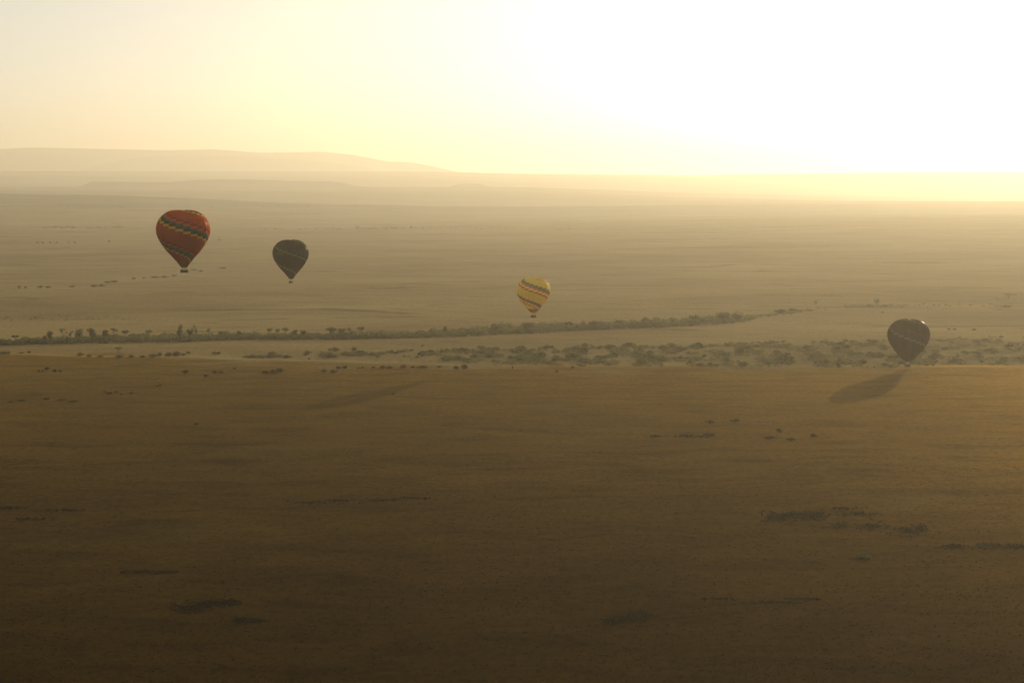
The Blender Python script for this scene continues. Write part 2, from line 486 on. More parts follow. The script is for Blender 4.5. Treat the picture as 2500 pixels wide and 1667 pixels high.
# ------------------------------------------------------------------ plants
def crown_faces(mb, lobes, n, size, rnd, m=0, flat=0.0):
    """leaf clumps (small tilted quads) filling lobes = [(cx,cy,cz, rx,ry,rz)]"""
    vol = [l[3] * l[4] * l[5] for l in lobes]; tot = sum(vol)
    for l, v_ in zip(lobes, vol):
        for _ in range(max(3, int(n * v_ / tot))):
            while True:
                p = Vector((rnd.uniform(-1, 1), rnd.uniform(-1, 1), rnd.uniform(-1, 1)))
                if .25 < p.length < 1: break
            c = Vector((l[0] + p.x * l[3], l[1] + p.y * l[4], l[2] + p.z * l[5]))
            nn = (p + Vector((rnd.gauss(0, .6), rnd.gauss(0, .6), rnd.gauss(0, .6)))).normalized()
            if flat: nn = (nn + Vector((0, 0, flat * (1 if nn.z >= 0 else -1)))).normalized()
            a = nn.orthogonal().normalized(); b = nn.cross(a)
            t = rnd.uniform(0, 6.3); a, b = a * math.cos(t) + b * math.sin(t), b * math.cos(t) - a * math.sin(t)
            s_ = size * rnd.uniform(.6, 1.35)
            bend = nn * s_ * rnd.uniform(-.3, .3)
            mb.add([c - a * s_ + bend, c - b * s_ * .7, c + a * s_ * .9 + bend, c + b * s_ * .75], [[0, 1, 2, 3]], m)

def plant_meshes(kind, seed):
    """returns (trunk mesh, crown mesh) of unit height"""
    rnd = random.Random(seed)
    tk, cr = MB(), MB()
    lobes = []
    if kind == 'flat':      # umbrella thorn
        fork = .42
        lean = rnd.uniform(-.06, .06)
        tk.tube([(0, 0, -.03), (lean * .5, 0, .2), (lean, 0, fork)], [.045, .034, .028], 6)
        for k in range(6):
            a = k * 1.05 + rnd.uniform(-.3, .3); r_ = rnd.uniform(.28, .52); h = rnd.uniform(.78, .88)
            e = (lean + r_ * math.cos(a), r_ * math.sin(a), h)
            tk.tube([(lean, 0, fork - .03), (lean + r_ * .45 * math.cos(a), r_ * .45 * math.sin(a), fork + .22), e], [.022, .015, .007], 4)
            lobes.append((e[0], e[1], h + .02, rnd.uniform(.2, .3), rnd.uniform(.2, .3), rnd.uniform(.10, .16)))
        lobes.append((lean, 0, .84, .36, .36, .16))
        crown_faces(cr, lobes, 560, .05, rnd, 0, .7)
    elif kind == 'round':
        tk.tube([(0, 0, -.03), (.02, 0, .25), (0, .02, .55)], [.05, .038, .02], 6)
        for k in range(7):
            a = k * .9 + rnd.uniform(-.3, .3); r_ = rnd.uniform(.12, .3); h = rnd.uniform(.45, .82)
            e = (r_ * math.cos(a), r_ * math.sin(a), h)
            tk.tube([(0, 0, .22 + .03 * k), e], [.02, .007], 4)
            q = rnd.uniform(.14, .22); lobes.append((e[0], e[1], h, q, q, q * .8))
        lobes.append((0, 0, .66, .26, .26, .28))
        crown_faces(cr, lobes, 520, .048, rnd)
    elif kind == 'tall':
        tk.tube([(0, 0, -.03), (.03, 0, .35), (0, .02, .8)], [.04, .03, .012], 6)
        for k in range(8):
            a = k * 2.4; r_ = rnd.uniform(.05, .15); h = .3 + k * .085
            tk.tube([(0.02, 0, h - .12), (r_ * math.cos(a), r_ * math.sin(a), h)], [.014, .006], 4)
            q = rnd.uniform(.11, .18); lobes.append((r_ * math.cos(a), r_ * math.sin(a), h, q, q, q * .8))
        crown_faces(cr, lobes, 460, .042, rnd)
    elif kind == 'open':    # thin irregular crown on slanted limbs
        tk.tube([(0, 0, -.03), (.06, 0, .3), (.16, 0, .55)], [.04, .03, .018], 6)
        for k in range(5):
            a = k * 1.3 + rnd.uniform(-.4, .4); r_ = rnd.uniform(.12, .42); h = rnd.uniform(.55, .95)
            e = (.1 + r_ * math.cos(a), r_ * math.sin(a), h)
            tk.tube([(.06, 0, .3), (.1 + r_ * .4 * math.cos(a), r_ * .4 * math.sin(a), .5), e], [.018, .012, .006], 4)
            q = rnd.uniform(.09, .17); lobes.append((e[0], e[1], h, q * 1.3, q * 1.3, q * .6))
        crown_faces(cr, lobes, 300, .04, rnd, 0, .5)
    elif kind == 'bush':
        for k in range(6):
            a = k * 1.05 + rnd.uniform(-.3, .3); r_ = rnd.uniform(.1, .45); h = rnd.uniform(.3, .62)
            tk.tube([(0, 0, -.05), (r_ * math.cos(a), r_ * math.sin(a), h)], [.03, .012], 4)
            q = rnd.uniform(.26, .36); lobes.append((r_ * math.cos(a), r_ * math.sin(a), h * .85, q, q, q * .85))
        lobes.append((0, 0, .5, .34, .34, .42))
        crown_faces(cr, lobes, 420, .07, rnd)
    return tk.mesh('trunk'), cr.mesh('crown')

PM = {}
for kind, n in (('flat', 3), ('round', 3), ('tall', 2), ('open', 2), ('bush', 5)):
    PM[kind] = [plant_meshes(kind, 31 * i + len(kind)) for i in range(n)]
_rp = random.Random(99)
def leafmat(mesh, mat):
    k = mesh.name + mat.name
    if k not in PM:
        c = mesh.copy(); c.name = mesh.name; c.materials.clear(); c.materials.append(mat); PM[k] = c
    return PM[k]

def plant(name, kind, loc, h, w_, label, cat, group=None, mat='leaf', var=None):
    """h, w_: metres of height and crown width"""
    i = var if var is not None else _rp.randrange(len(PM[kind]))
    tr_, cr_ = PM[kind][i]
    nat = {'flat': 1.15, 'round': .8, 'tall': .52, 'open': .95, 'bush': 1.15}[kind]
    root = empty(name, loc, _rp.uniform(0, 6.28))
    root.scale = (w_ / nat, w_ / nat, h)
    tag(root, label, cat, group)
    a = bpy.data.objects.new('stem' if kind == 'bush' else 'trunk', leafmat(tr_, M['bark'])); C.objects.link(a); a.parent = root
    b = bpy.data.objects.new('foliage' if kind == 'bush' else 'crown', leafmat(cr_, M[mat])); C.objects.link(b); b.parent = root
    return root

def put(name, kind, px, py, wpx, hpx, label, cat, group=None, mat='leaf', var=None):
    p = hit(px, py)
    k = p.y / cp / F * 1.02
    p.z -= .05
    return plant(name, kind, p, hpx * k, wpx * k, label, cat, group, mat, var)

# river belt: base row (nearest edge) and crest row of the wood in the photograph
BELT_X = [-150, 0, 130, 250, 400, 600, 850, 1000, 1100, 1250, 1400, 1550, 1700, 1800, 1860]
BELT_B = [846, 843, 840, 838, 837, 830, 829, 826, 823, 818, 808, 801, 796, 790, 778]
BELT_T = [832, 830, 824, 817, 814, 813, 812, 809, 803, 790, 788, 785, 771, 763, 768]

G_RIVER = 'single trees standing above the river thicket'
river = [
 (-12, 838, 16, 20, 'flat', 'flat-crowned tree cut by the left edge of the photo at the river thicket'),
 (38, 838, 19, 20, 'flat', 'flat-topped thorn tree standing clear at the far left end of the river thicket'),
 (122, 838, 17, 32, 'round', 'dark rounded tree rising over the left part of the river thicket'),
 (110, 838, 12, 20, 'round', 'short rounded tree leaning on the left side of the dark rounded tree'),
 (158, 834, 18, 34, 'open', 'thin open-branched tree right of the dark rounded tree on the left'),
 (172, 834, 14, 26, 'open', 'smaller thin tree with slanting limbs beside the open-branched one'),
 (194, 836, 18, 35, 'round', 'tall leafy tree with pale gap on its left in the river thicket'),
 (226, 836, 25, 37, 'round', 'broad tall dark tree, bulkiest of the left river thicket'),
 (257, 836, 20, 33, 'round', 'full tree next right of the bulkiest dark tree'),
 (277, 834, 17, 36, 'open', 'ragged tree with a spiky crown in the left river thicket'),
 (307, 834, 17, 28, 'flat', 'medium tree standing alone right of the ragged spiky tree'),
 (337, 832, 18, 18, 'round', 'low mound-shaped tree between the medium tree and the ball-crowned tree'),
 (364, 832, 14, 27, 'flat', 'small ball-crowned tree on a visible trunk above the thicket'),
 (440, 834, 16, 41, 'tall', 'tall oval tree, highest above the middle left thicket'),
 (464, 832, 17, 31, 'round', 'stocky round tree just right of the tall oval tree'),
 (479, 832, 14, 38, 'open', 'lopsided tree with broken crown right of the stocky round tree'),
 (509, 830, 10, 28, 'flat', 'little thin-stemmed tree right of the lopsided tree'),
 (540, 830, 10, 22, 'flat', 'tiny tree barely topping the thicket left of the pointed tree'),
 (583, 830, 15, 24, 'round', 'small pointed tree above the thicket below the dark green balloon'),
 (658, 828, 13, 27, 'flat', 'slender umbrella tree, leftmost of three thin umbrella trees in a row'),
 (678, 828, 11, 25, 'flat', 'slim umbrella tree, middle of three thin umbrella trees in a row'),
 (698, 828, 16, 28, 'flat', 'wider umbrella tree, rightmost of three thin umbrella trees in a row'),
 (720, 828, 17, 24, 'round', 'dense low-crowned tree right of the three umbrella trees'),
 (741, 828, 14, 24, 'round', 'pale rounded tree beside the dense low-crowned tree'),
 (811, 828, 27, 28, 'flat', 'broad flat-crowned tree, widest above the middle thicket'),
 (835, 828, 20, 26, 'flat', 'flat-crowned tree touching the right side of the widest one'),
 (853, 826, 10, 26, 'flat', 'narrow thin tree between two flat-crowned trees and the lone round one'),
 (882, 826, 16, 29, 'flat', 'lone round-crowned tree on a clear trunk above the middle thicket'),
 (1018, 824, 9, 17, 'round', 'small bump of a tree on the thin middle part of the thicket'),
 (1086, 822, 11, 27, 'tall', 'narrow upright tree standing above the low middle thicket'),
 (1210, 816, 30, 28, 'round', 'wide rounded tree in the thicket left below the yellow balloon'),
 (1296, 812, 34, 27, 'round', 'wide rounded tree in the thicket directly below the yellow balloon'),
 (1390, 806, 26, 22, 'round', 'rounded tree in the thicket right of the yellow balloon'),
 (1450, 804, 30, 22, 'round', 'low broad tree in the hazy right half of the thicket'),
 (1514, 800, 28, 20, 'round', 'low rounded tree left of the pair of high trees'),
 (1576, 798, 24, 24, 'round', 'higher rounded tree in the hazy right half of the thicket'),
 (1600, 797, 18, 24, 'open', 'ragged-topped tree right of the higher rounded tree'),
 (1642, 794, 18, 20, 'round', 'small tree with leaning top in the hazy right thicket'),
 (1700, 792, 34, 22, 'round', 'broad pale tree near the right end of the thicket'),
 (1765, 789, 40, 28, 'round', 'largest pale tree mass at the right end of the thicket'),
 (1800, 786, 26, 20, 'round', 'pale round tree next to the largest pale tree mass'),
]
for (px, py, w_, h_, kd, lb) in river:
    put('thorn_tree' if kd == 'flat' else 'river_tree', kd, px, py, w_, h_, lb, 'tree', G_RIVER, 'leaf_dark')

others = [
 ('thorn_tree', 'flat', 290, 862, 19, 15, 'lone flat-topped thorn tree on the bright strip below the left thicket', 'tree'),
 ('thorn_tree', 'flat', 2462, 729, 27, 12, 'wide flat-topped tree on the hazy plain near the right edge of the photo', 'tree'),
 ('thorn_tree', 'flat', 2435, 733, 13, 6, 'small low tree just left below the wide flat-topped hazy tree', 'tree'),
 ('bush', 'bush', 2455, 751, 26, 8, 'pale low bush in the haze below the wide flat-topped tree', 'bush'),
 ('river_tree', 'round', 2140, 745, 14, 17, 'pale round tree in the haze left above the right-hand balloon', 'tree'),
 ('bush', 'bush', 2122, 749, 18, 8, 'low bush left of the pale round tree in the haze', 'bush'),
 ('bush', 'bush', 2160, 749, 18, 7, 'low bush right of the pale round tree in the haze', 'bush'),
 ('river_tree', 'open', 1991, 744, 18, 12, 'thin pale tree in the haze right of the end of the river thicket', 'tree'),
 ('bush', 'bush', 1905, 765, 34, 12, 'grey green bush clump just beyond the right end of the thicket', 'bush'),
 ('bush', 'bush', 1935, 760, 26, 9, 'second grey green bush clump further right past the thicket end', 'bush'),
 ('bush', 'bush', 2084, 747, 14, 5, 'tiny pale bush between the two hazy right-hand trees', 'bush'),
 ('bush', 'bush', 2155, 764, 9, 4, 'single dark dot of a bush above the crown of the right-hand balloon', 'bush'),
 ('bush', 'bush', 2316, 806, 10, 6, 'small bush right of the right-hand balloon, left of a pair', 'bush'),
 ('bush', 'bush', 2330, 806, 11, 6, 'small bush right of the right-hand balloon, second from it', 'bush'),
 ('bush', 'bush', 2378, 807, 11, 6, 'small lone bush above the scrub far right of the right-hand balloon', 'bush'),
 ('river_tree', 'round', 47, 707, 8, 10, 'small hazy round tree, left of a pair high on the left plain', 'tree'),
 ('river_tree', 'round', 62, 706, 7, 8, 'small hazy round tree, right of a pair high on the left plain', 'tree'),
 ('bush', 'bush', 99, 703, 14, 7, 'hazy bush right of the pair of small round trees', 'bush'),
 ('bush', 'bush', 117, 703, 18, 6, 'hazy wide bush second right of the pair of small round trees', 'bush'),
 ('bush', 'bush', 177, 701, 16, 5, 'hazy bush alone in the gap of the far left tree line', 'bush'),
 ('bush', 'bush', 230, 700, 18, 6, 'hazy low thicket, lower left of two dark streaks', 'bush'),
 ('bush', 'bush', 247, 699, 18, 6, 'hazy low thicket, lower right of two dark streaks', 'bush'),
 ('bush', 'bush', 262, 691, 20, 6, 'hazy low thicket, upper left of two dark streaks', 'bush'),
 ('bush', 'bush', 280, 690, 18, 7, 'hazy low thicket, upper right of two dark streaks', 'bush'),
 ('river_tree', 'round', 326, 684, 11, 7, 'small hazy tree left below the red balloon basket', 'tree'),
 ('river_tree', 'round', 351, 682, 8, 6, 'tiny hazy tree between the small tree and the red balloon basket', 'tree'),
 ('bush', 'bush', 378, 679, 24, 6, 'long hazy bush, left half of the streak below the red balloon', 'bush'),
 ('bush', 'bush', 400, 678, 24, 6, 'long hazy bush, right half of the streak below the red balloon', 'bush'),
 ('bush', 'bush', 424, 675, 16, 5, 'hazy bush just left below the red balloon basket', 'bush'),
 ('bush', 'bush', 474, 661, 20, 5, 'hazy bush right beside the red balloon basket', 'bush'),
 ('bush', 'bush', 490, 664, 12, 6, 'hazy bush second right of the red balloon basket', 'bush'),
 ('bush', 'bush', 545, 656, 20, 4, 'hazy flat bush between the red and dark green balloons', 'bush'),
 ('river_tree', 'round', 267, 593, 9, 6, 'distant faint tree left of the red balloon', 'tree'),
 ('river_tree', 'round', 536, 589, 12, 6, 'distant faint tree right of the red balloon crown', 'tree'),
 ('bush', 'bush', 8, 864, 20, 8, 'dark bush at the left edge on the plain rim', 'bush'),
 ('bush', 'bush', 20, 864, 16, 8, 'dark bush adjoining the one at the left edge', 'bush'),
 ('bush', 'bush', 52, 863, 16, 4, 'low flat bush right of the dark pair at the left edge', 'bush'),
 ('bush', 'bush', 71, 862, 9, 6, 'small pointed bush left below the river thicket', 'bush'),
 ('bush', 'bush', 195, 869, 17, 10, 'dark dome-shaped bush on the plain rim left of the lone tree', 'bush'),
 ('bush', 'bush', 217, 871, 15, 8, 'second dome bush on the plain rim left of the lone tree', 'bush'),
 ('bush', 'bush', 246, 871, 18, 4, 'flat low bush between the dome bushes and the lone tree', 'bush'),
 ('bush', 'bush', 291, 873, 22, 9, 'block of bush directly under the lone flat-topped tree', 'bush'),
 ('bush', 'bush', 320, 873, 17, 9, 'square-looking bush right of the lone flat-topped tree', 'bush'),
 ('bush', 'bush', 350, 872, 18, 6, 'low pale bush left of the long bush row on the rim', 'bush'),
 ('bush', 'bush', 374, 873, 22, 12, 'bush at the left end of the long bush row on the rim', 'bush'),
 ('bush', 'bush', 390, 870, 16, 12, 'spiky bush second in the long bush row on the rim', 'bush'),
 ('bush', 'bush', 411, 870, 24, 12, 'dark bush in the middle of the long bush row on the rim', 'bush'),
 ('bush', 'bush', 431, 869, 26, 14, 'tallest dark bush of the long bush row on the rim', 'bush'),
 ('bush', 'bush', 448, 868, 11, 8, 'small bush at the right end of the long bush row on the rim', 'bush'),
 ('bush', 'bush', 460, 864, 11, 9, 'upright little bush just past the long bush row', 'bush'),
 ('bush', 'bush', 523, 864, 14, 7, 'loose bush, left of two on the bright strip', 'bush'),
 ('bush', 'bush', 534, 864, 12, 7, 'loose bush, right of two on the bright strip', 'bush'),
 ('bush', 'bush', 95, 907, 7, 6, 'small bush, leftmost of the little group at the left on the plain', 'bush'),
 ('bush', 'bush', 104, 907, 7, 5, 'tiny bush second from the left in the little group on the plain', 'bush'),
 ('thorn_tree', 'round', 115, 907, 14, 12, 'dark round treelet, tallest of the little group at the left on the plain', 'tree'),
 ('bush', 'bush', 134, 908, 12, 8, 'square bush right of the round treelet on the left plain', 'bush'),
 ('bush', 'bush', 147, 908, 10, 7, 'last bush at the right of the little group on the left plain', 'bush'),
 ('bush', 'bush', 453, 912, 18, 11, 'dark compact bush alone on the plain below the long bush row', 'bush'),
 ('bush', 'bush', 503, 919, 18, 6, 'low crouched bush left below the wider dark bush', 'bush'),
 ('bush', 'bush', 524, 911, 16, 7, 'wide dark bush, left half, near the centre left plain', 'bush'),
 ('bush', 'bush', 538, 911, 16, 7, 'wide dark bush, right half, near the centre left plain', 'bush'),
 ('thorn_tree', 'round', 573, 904, 5, 8, 'tiny single treelet on the plain right of the wide dark bush', 'tree'),
 ('bush', 'bush', 648, 911, 18, 8, 'left end bush of the long dark clump on the plain rim', 'bush'),
 ('bush', 'bush', 666, 911, 22, 11, 'middle bush of the long dark clump on the plain rim', 'bush'),
 ('bush', 'bush', 684, 909, 22, 13, 'right end bush of the long dark clump, its highest part', 'bush'),
 ('bush', 'bush', 791, 909, 14, 11, 'dark round bush right of the long dark clump', 'bush'),
 ('bush', 'bush', 812, 909, 19, 7, 'low brown bush beside the dark round bush', 'bush'),
 ('bush', 'bush', 826, 900, 14, 8, 'left bush of the pair above the low brown bush', 'bush'),
 ('bush', 'bush', 842, 900, 16, 9, 'right bush of the pair above the low brown bush', 'bush'),
 ('bush', 'bush', 875, 899, 9, 3, 'very small low bush left of the rim bush row', 'bush'),
 ('bush', 'bush', 885, 899, 7, 5, 'small pointed bush left of the rim bush row', 'bush'),
 ('bush', 'bush', 912, 899, 12, 6, 'first bush from the left of the rim bush row in the middle', 'bush'),
 ('bush', 'bush', 934, 899, 16, 9, 'second bush from the left of the rim bush row in the middle', 'bush'),
 ('bush', 'bush', 950, 899, 17, 7, 'third bush from the left of the rim bush row in the middle', 'bush'),
 ('bush', 'bush', 984, 898, 18, 9, 'high dark bush in the rim bush row in the middle', 'bush'),
 ('bush', 'bush', 1008, 898, 12, 6, 'low bush right of the high dark bush in the rim row', 'bush'),
 ('bush', 'bush', 1032, 898, 28, 7, 'long low bush towards the right of the rim row', 'bush'),
 ('bush', 'bush', 1073, 897, 15, 5, 'thin low bush right of the long low bush in the rim row', 'bush'),
 ('bush', 'bush', 1113, 902, 14, 11, 'rough bush just above the right end of the left shadow', 'bush'),
 ('bush', 'bush', 1134, 901, 22, 14, 'large rounded bush above the right end of the left shadow', 'bush'),
 ('bush', 'bush', 1251, 900, 5, 7, 'tiny upright bush on the rim at the centre of the photo', 'bush'),
 ('thorn_tree', 'round', 1398, 904, 7, 12, 'small dark single treelet standing before the scrub right of centre', 'tree'),
 ('bush', 'bush', 1360, 908, 11, 5, 'little brown bush left of the small dark treelet', 'bush'),
 ('bush', 'bush', 662, 873, 22, 8, 'pale bush above the long dark clump', 'bush'),
 ('bush', 'bush', 745, 868, 14, 8, 'grey bush left foot of the dark bush above the rim', 'bush'),
 ('bush', 'bush', 751, 865, 19, 11, 'dark humped bush above the rim left of centre', 'bush'),
 ('bush', 'bush', 755, 877, 5, 5, 'very small upright bush under the dark humped bush', 'bush'),
 ('bush', 'bush', 804, 857, 7, 9, 'narrow bush touching the left side of a square bush', 'bush'),
 ('bush', 'bush', 818, 858, 20, 13, 'square dark bush on the bright strip left of centre', 'bush'),
 ('bush', 'bush', 865, 855, 17, 9, 'bush on the left end of the upper scrub row', 'bush'),
 ('bush', 'bush', 1031, 847, 5, 8, 'thin upright bush sticking out of the upper scrub row', 'bush'),
 ('bush', 'bush', 268, 962, 16, 7, 'dark crouched bush left, largest of the low patch on the left plain', 'bush'),
 ('bush', 'bush', 284, 958, 12, 5, 'low bush right of the dark crouched bush on the left plain', 'bush'),
 ('bush', 'bush', 256, 957, 12, 4, 'low bush left of the dark crouched bush on the left plain', 'bush'),
 ('bush', 'bush', 296, 963, 9, 4, 'small bush at the lower right of the low patch on the left plain', 'bush'),
 ('bush', 'bush', 322, 960, 14, 4, 'flat bush right of the low patch on the left plain', 'bush'),
 ('bush', 'bush', 25, 981, 14, 3, 'flattest small bush near the left edge on the plain', 'bush'),
 ('bush', 'bush', 52, 979, 20, 4, 'low flat bush near the left edge on the plain', 'bush'),
 ('bush', 'bush', 113, 975, 20, 5, 'low flat bush, left of three below the dark crouched bush', 'bush'),
 ('bush', 'bush', 150, 977, 26, 5, 'low flat bush, middle of three below the dark crouched bush', 'bush'),
 ('bush', 'bush', 180, 981, 26, 5, 'low flat bush, right of three below the dark crouched bush', 'bush'),
 ('bush', 'bush', 383, 943, 6, 4, 'tiny dark bush, left of two dots on the plain', 'bush'),
 ('bush', 'bush', 391, 942, 6, 5, 'tiny dark bush, right of two dots on the plain', 'bush'),
 ('bush', 'bush', 480, 1037, 13, 6, 'small pointed dark bush alone in the left foreground', 'bush'),
 ('bush', 'bush', 960, 964, 10, 5, 'small bush just right below the left shadow', 'bush'),
 ('bush', 'bush', 2105, 1361, 42, 12, 'low dark mounded bush alone at the lower right', 'bush'),
]
for (nm, kd, px, py, w_, h_, lb, ct) in others:
    put(nm, kd, px, py, w_, h_, lb, ct, None, 'leaf_near' if py > 893 else 'leaf_dark' if kd != 'bush' else 'leaf')
for i, x in enumerate((93, 104, 122, 139, 167, 182)):
    put('river_tree', 'round', x, 595, 8, 5, ('leftmost', 'second from left', 'third from left', 'third from right', 'second from right', 'rightmost')[i] + ' faint tree in the row of specks left of the red balloon', 'tree', 'row of distant specks of trees', 'leaf_dark')

# scrub belt behind the plain's rim: about 300 bushes one by one, the rest as one mass
SC_X = [560, 700, 850, 1000, 1150, 1250, 1450, 1650, 1800, 1900, 2000, 2100, 2250, 2400, 2620]
SC_T = [872, 868, 860, 856, 852, 849, 846, 843, 838, 836, 834, 832, 828, 824, 821]
SC_B = [876, 874, 872, 872, 890, 893, 894, 895, 896, 896, 896, 897, 897, 897, 897]
rs = random.Random(5)
def dens(px): return np.interp(px, [560, 850, 1100, 1250, 2000, 2600], [.12, .45, .6, 1.0, 1.0, .85])
n_ = 0
G_SC = 'bushes of the scrub belt'
spots = []
while n_ < 285:
    px = rs.uniform(560, 2600)
    if rs.random() > dens(px): continue
    t_, b_ = np.interp(px, SC_X, SC_T), np.interp(px, SC_X, SC_B)
    v = rs.random() ** .8
    py = t_ + (b_ - t_) * v
    cl = noise.noise(Vector((px / 60, py / 9, 2.0)))
    if cl < -.12: continue
    wpx = 13 + 18 * rs.random() ** 1.5; hpx = wpx * rs.uniform(.36, .62)
    spots.append((px, py, wpx, hpx)); n_ += 1
for (px, py, wpx, hpx) in spots:
    t_, b_ = np.interp(px, SC_X, SC_T), np.interp(px, SC_X, SC_B)
    v = (py - t_) / (b_ - t_)
    rowname = 'back edge' if v < .25 else 'upper half' if v < .5 else 'lower half' if v < .78 else 'front edge'
    where = ('above the left shadow', 'left of the yellow balloon', 'below the yellow balloon', 'in the centre right', 'between yellow and right balloons', 'left of the right balloon', 'behind the right balloon', 'at the right edge')[int(np.searchsorted([880, 1180, 1400, 1680, 1930, 2150, 2320], px))]
    size = 'large' if wpx > 22 else 'mid-sized' if wpx > 16 else 'small'
    put('bush', 'bush', px, py, wpx, hpx, size + ' bush, ' + rowname + ' of scrub belt, ' + where, 'bush', G_SC, rs.choice(['leaf', 'leaf', 'leaf_dark', 'leaf_dry']))

def mass(name, label, cat, n, sampler, mat, faces=60, size=.16, seed=1):
    rnd = random.Random(seed); mb = MB()
    for _ in range(n):
        p, w_, h_ = sampler(rnd)
        lobes = [(p.x + rnd.uniform(-.2, .2) * w_, p.y + rnd.uniform(-.2, .2) * w_, p.z + h_ * rnd.uniform(.3, .55), w_ * rnd.uniform(.3, .45), w_ * rnd.uniform(.3, .45), h_ * rnd.uniform(.4, .55)) for k in range(2)]
        crown_faces(mb, lobes, faces, size * (w_ * .5 + h_ * .5), rnd)
    return tag(mb.build(name, [M[mat]]), label, cat, kind='stuff')

def samp_belt(rnd):
    while True:
        px = rnd.uniform(-140, 1860)
        b_, t_ = np.interp(px, BELT_X, BELT_B), np.interp(px, BELT_X, BELT_T)
        th = b_ - t_
        hp = rnd.uniform(12, 17) if px < 1150 else rnd.uniform(13, 20)
        py = b_ - rnd.random() * max(th - hp + 3.5, 1.0)
        hp *= 1 + .45 * noise.noise(Vector((px / 14, 0, 5))) + .3 * noise.noise(Vector((px / 45, 0, 9)))
        if rnd.random() < .08: hp *= 1.3
        if px > 1700 and rnd.random() < (px - 1700) / 190: continue
        p = hit(px, py); k = p.y / F
        return p, rnd.uniform(11, 22) * k, hp * k
mass('river_thicket', 'unbroken dark green thicket winding along the river across the plain', 'thicket', 1500, samp_belt, 'leaf_dark', 70, .10, 3)

def samp_scrub(rnd):
    while True:
        px = rnd.uniform(560, 2620)
        if rnd.random() > dens(px): continue
        t_, b_ = np.interp(px, SC_X, SC_T), np.interp(px, SC_X, SC_B)
        py = t_ + (b_ - t_) * rnd.random()
        if noise.noise(Vector((px / 60, py / 9, 2.0))) < -.02: continue
        p = hit(px, py); k = p.y / F
        return p, rnd.uniform(7, 18) * k, rnd.uniform(3, 8) * k
mass('scrub_undergrowth', 'low uneven scrub filling the belt between and beyond the bigger bushes', 'undergrowth', 2400, samp_scrub, 'leaf', 34, .13, 8)

# pale wisps of vegetation continuing the river line to the right and far tree lines in the haze
def samp_right(rnd):
    px = rnd.choice([rnd.gauss(1880, 50), rnd.gauss(1925, 28), rnd.gauss(2110, 30), rnd.gauss(2150, 40), rnd.uniform(1860, 2500)])
    py = np.interp(px, [1860, 1945, 2060, 2200, 2500], [772, 762, 749, 747, 745]) + rnd.gauss(0, 1.5)
    p = hit(px, py); k = p.y / F
    return p, rnd.uniform(7, 16) * k, rnd.uniform(2, 5) * k
mass('riverside_growth', 'pale hazy growth continuing the river line towards the right edge', 'undergrowth', 170, samp_right, 'leaf', 40, .13, 12)
def samp_far(rnd):
    px, py, s_ = rnd.choice([(rnd.gauss(945, 50), 558, 1), (rnd.uniform(100, 300), 556, .7), (rnd.uniform(600, 1500), 560, .6), (rnd.uniform(0, 900), 505, .6), (rnd.uniform(0, 320), 777 + rnd.gauss(0, 3), .5)])
    p = hit(px, py + rnd.uniform(-1.5, 2)); k = p.y / F
    return p, rnd.uniform(8, 20) * k * s_, rnd.uniform(2.5, 6) * k * s_
mass('distant_woodland', 'faint lines of trees far off in the haze', 'woodland', 230, samp_far, 'leaf_dark', 30, .13, 14)

# thickets of weeds and brushwood on the near plain: each patch one thing
def patch(label, spans, n, hmin, hmax, seed, mat='brush'):
    """spans: (px, py, rx px, ry px)"""
    rnd = random.Random(seed); mb = MB()
    c0 = hit(spans[0][0], spans[0][1])
    for _ in range(int(n * 1.1)):
        sx, sy, rx, ry = spans[rnd.randrange(len(spans))]
        a = rnd.uniform(0, 6.3); r_ = min(1.5, abs(rnd.gauss(0, .62)))
        p = hit(sx + rx * r_ * math.cos(a), sy + ry * r_ * math.sin(a)) - c0
        h = .8 * rnd.uniform(hmin, hmax) * max(.25, 1.15 - .55 * r_) * (.6 + .8 * rnd.random())
        if rnd.random() < .05: h *= 1.35
        w_ = rnd.uniform(.5, 1.5)
        mb.tube([p, p + Vector((rnd.uniform(-.2, .2), rnd.uniform(-.2, .2), h * .7))], [.05, .02], 3, 1, False)
        crown_faces(mb, [(p.x, p.y, p.z + h * .5, w_ * .6, w_ * .6, h * .5)], 14, .2, rnd)
    o = mb.build('brush_patch', [M[mat], M['bark']])
    o.location = c0
    return tag(o, label, 'brush patch', 'brush patches on the near plain')
patch('dark brush patch on the right plain, below and left of the big balloon shadow', [(1680, 1066, 34, 4), (1730, 1064, 16, 4)], 150, .5, 1.5, 1)
patch('faint thin brush patch left of the dark brush patch on the right plain', [(1600, 1066, 22, 4)], 36, .4, 1.0, 2)
patch('small brush patch behind the dark brush patch on the right plain', [(1795, 1028, 14, 4), (1735, 1031, 12, 3)], 50, .5, 1.3, 3)
patch('brush patch with a taller tuft right of the dark brush patch', [(1901, 1052, 7, 4), (1880, 1070, 18, 4), (1930, 1074, 12, 3)], 70, .5, 1.4, 4)
patch('small isolated brush patch, rightmost of the group under the big balloon shadow', [(1985, 1064, 12, 4)], 26, .4, 1.0, 5)
patch('largest dark brush patch in the lower right foreground', [(1935, 1258, 60, 12), (1900, 1262, 35, 10), (1985, 1262, 30, 10)], 380, .4, 1.4, 6)
patch('thin trailing brush right of the largest dark brush patch', [(2060, 1242, 45, 4), (2100, 1255, 50, 4)], 90, .4, 1.0, 7)
patch('long broken brush patch below right of the largest dark one', [(2130, 1285, 50, 12), (2220, 1296, 50, 14), (2050, 1283, 25, 8), (2250, 1290, 16, 10)], 300, .3, 1.1, 8)
patch('dark brush patch at the right edge of the photo in the foreground', [(2410, 1332, 40, 8), (2480, 1335, 30, 6), (2330, 1334, 30, 4)], 240, .4, 1.3, 9)
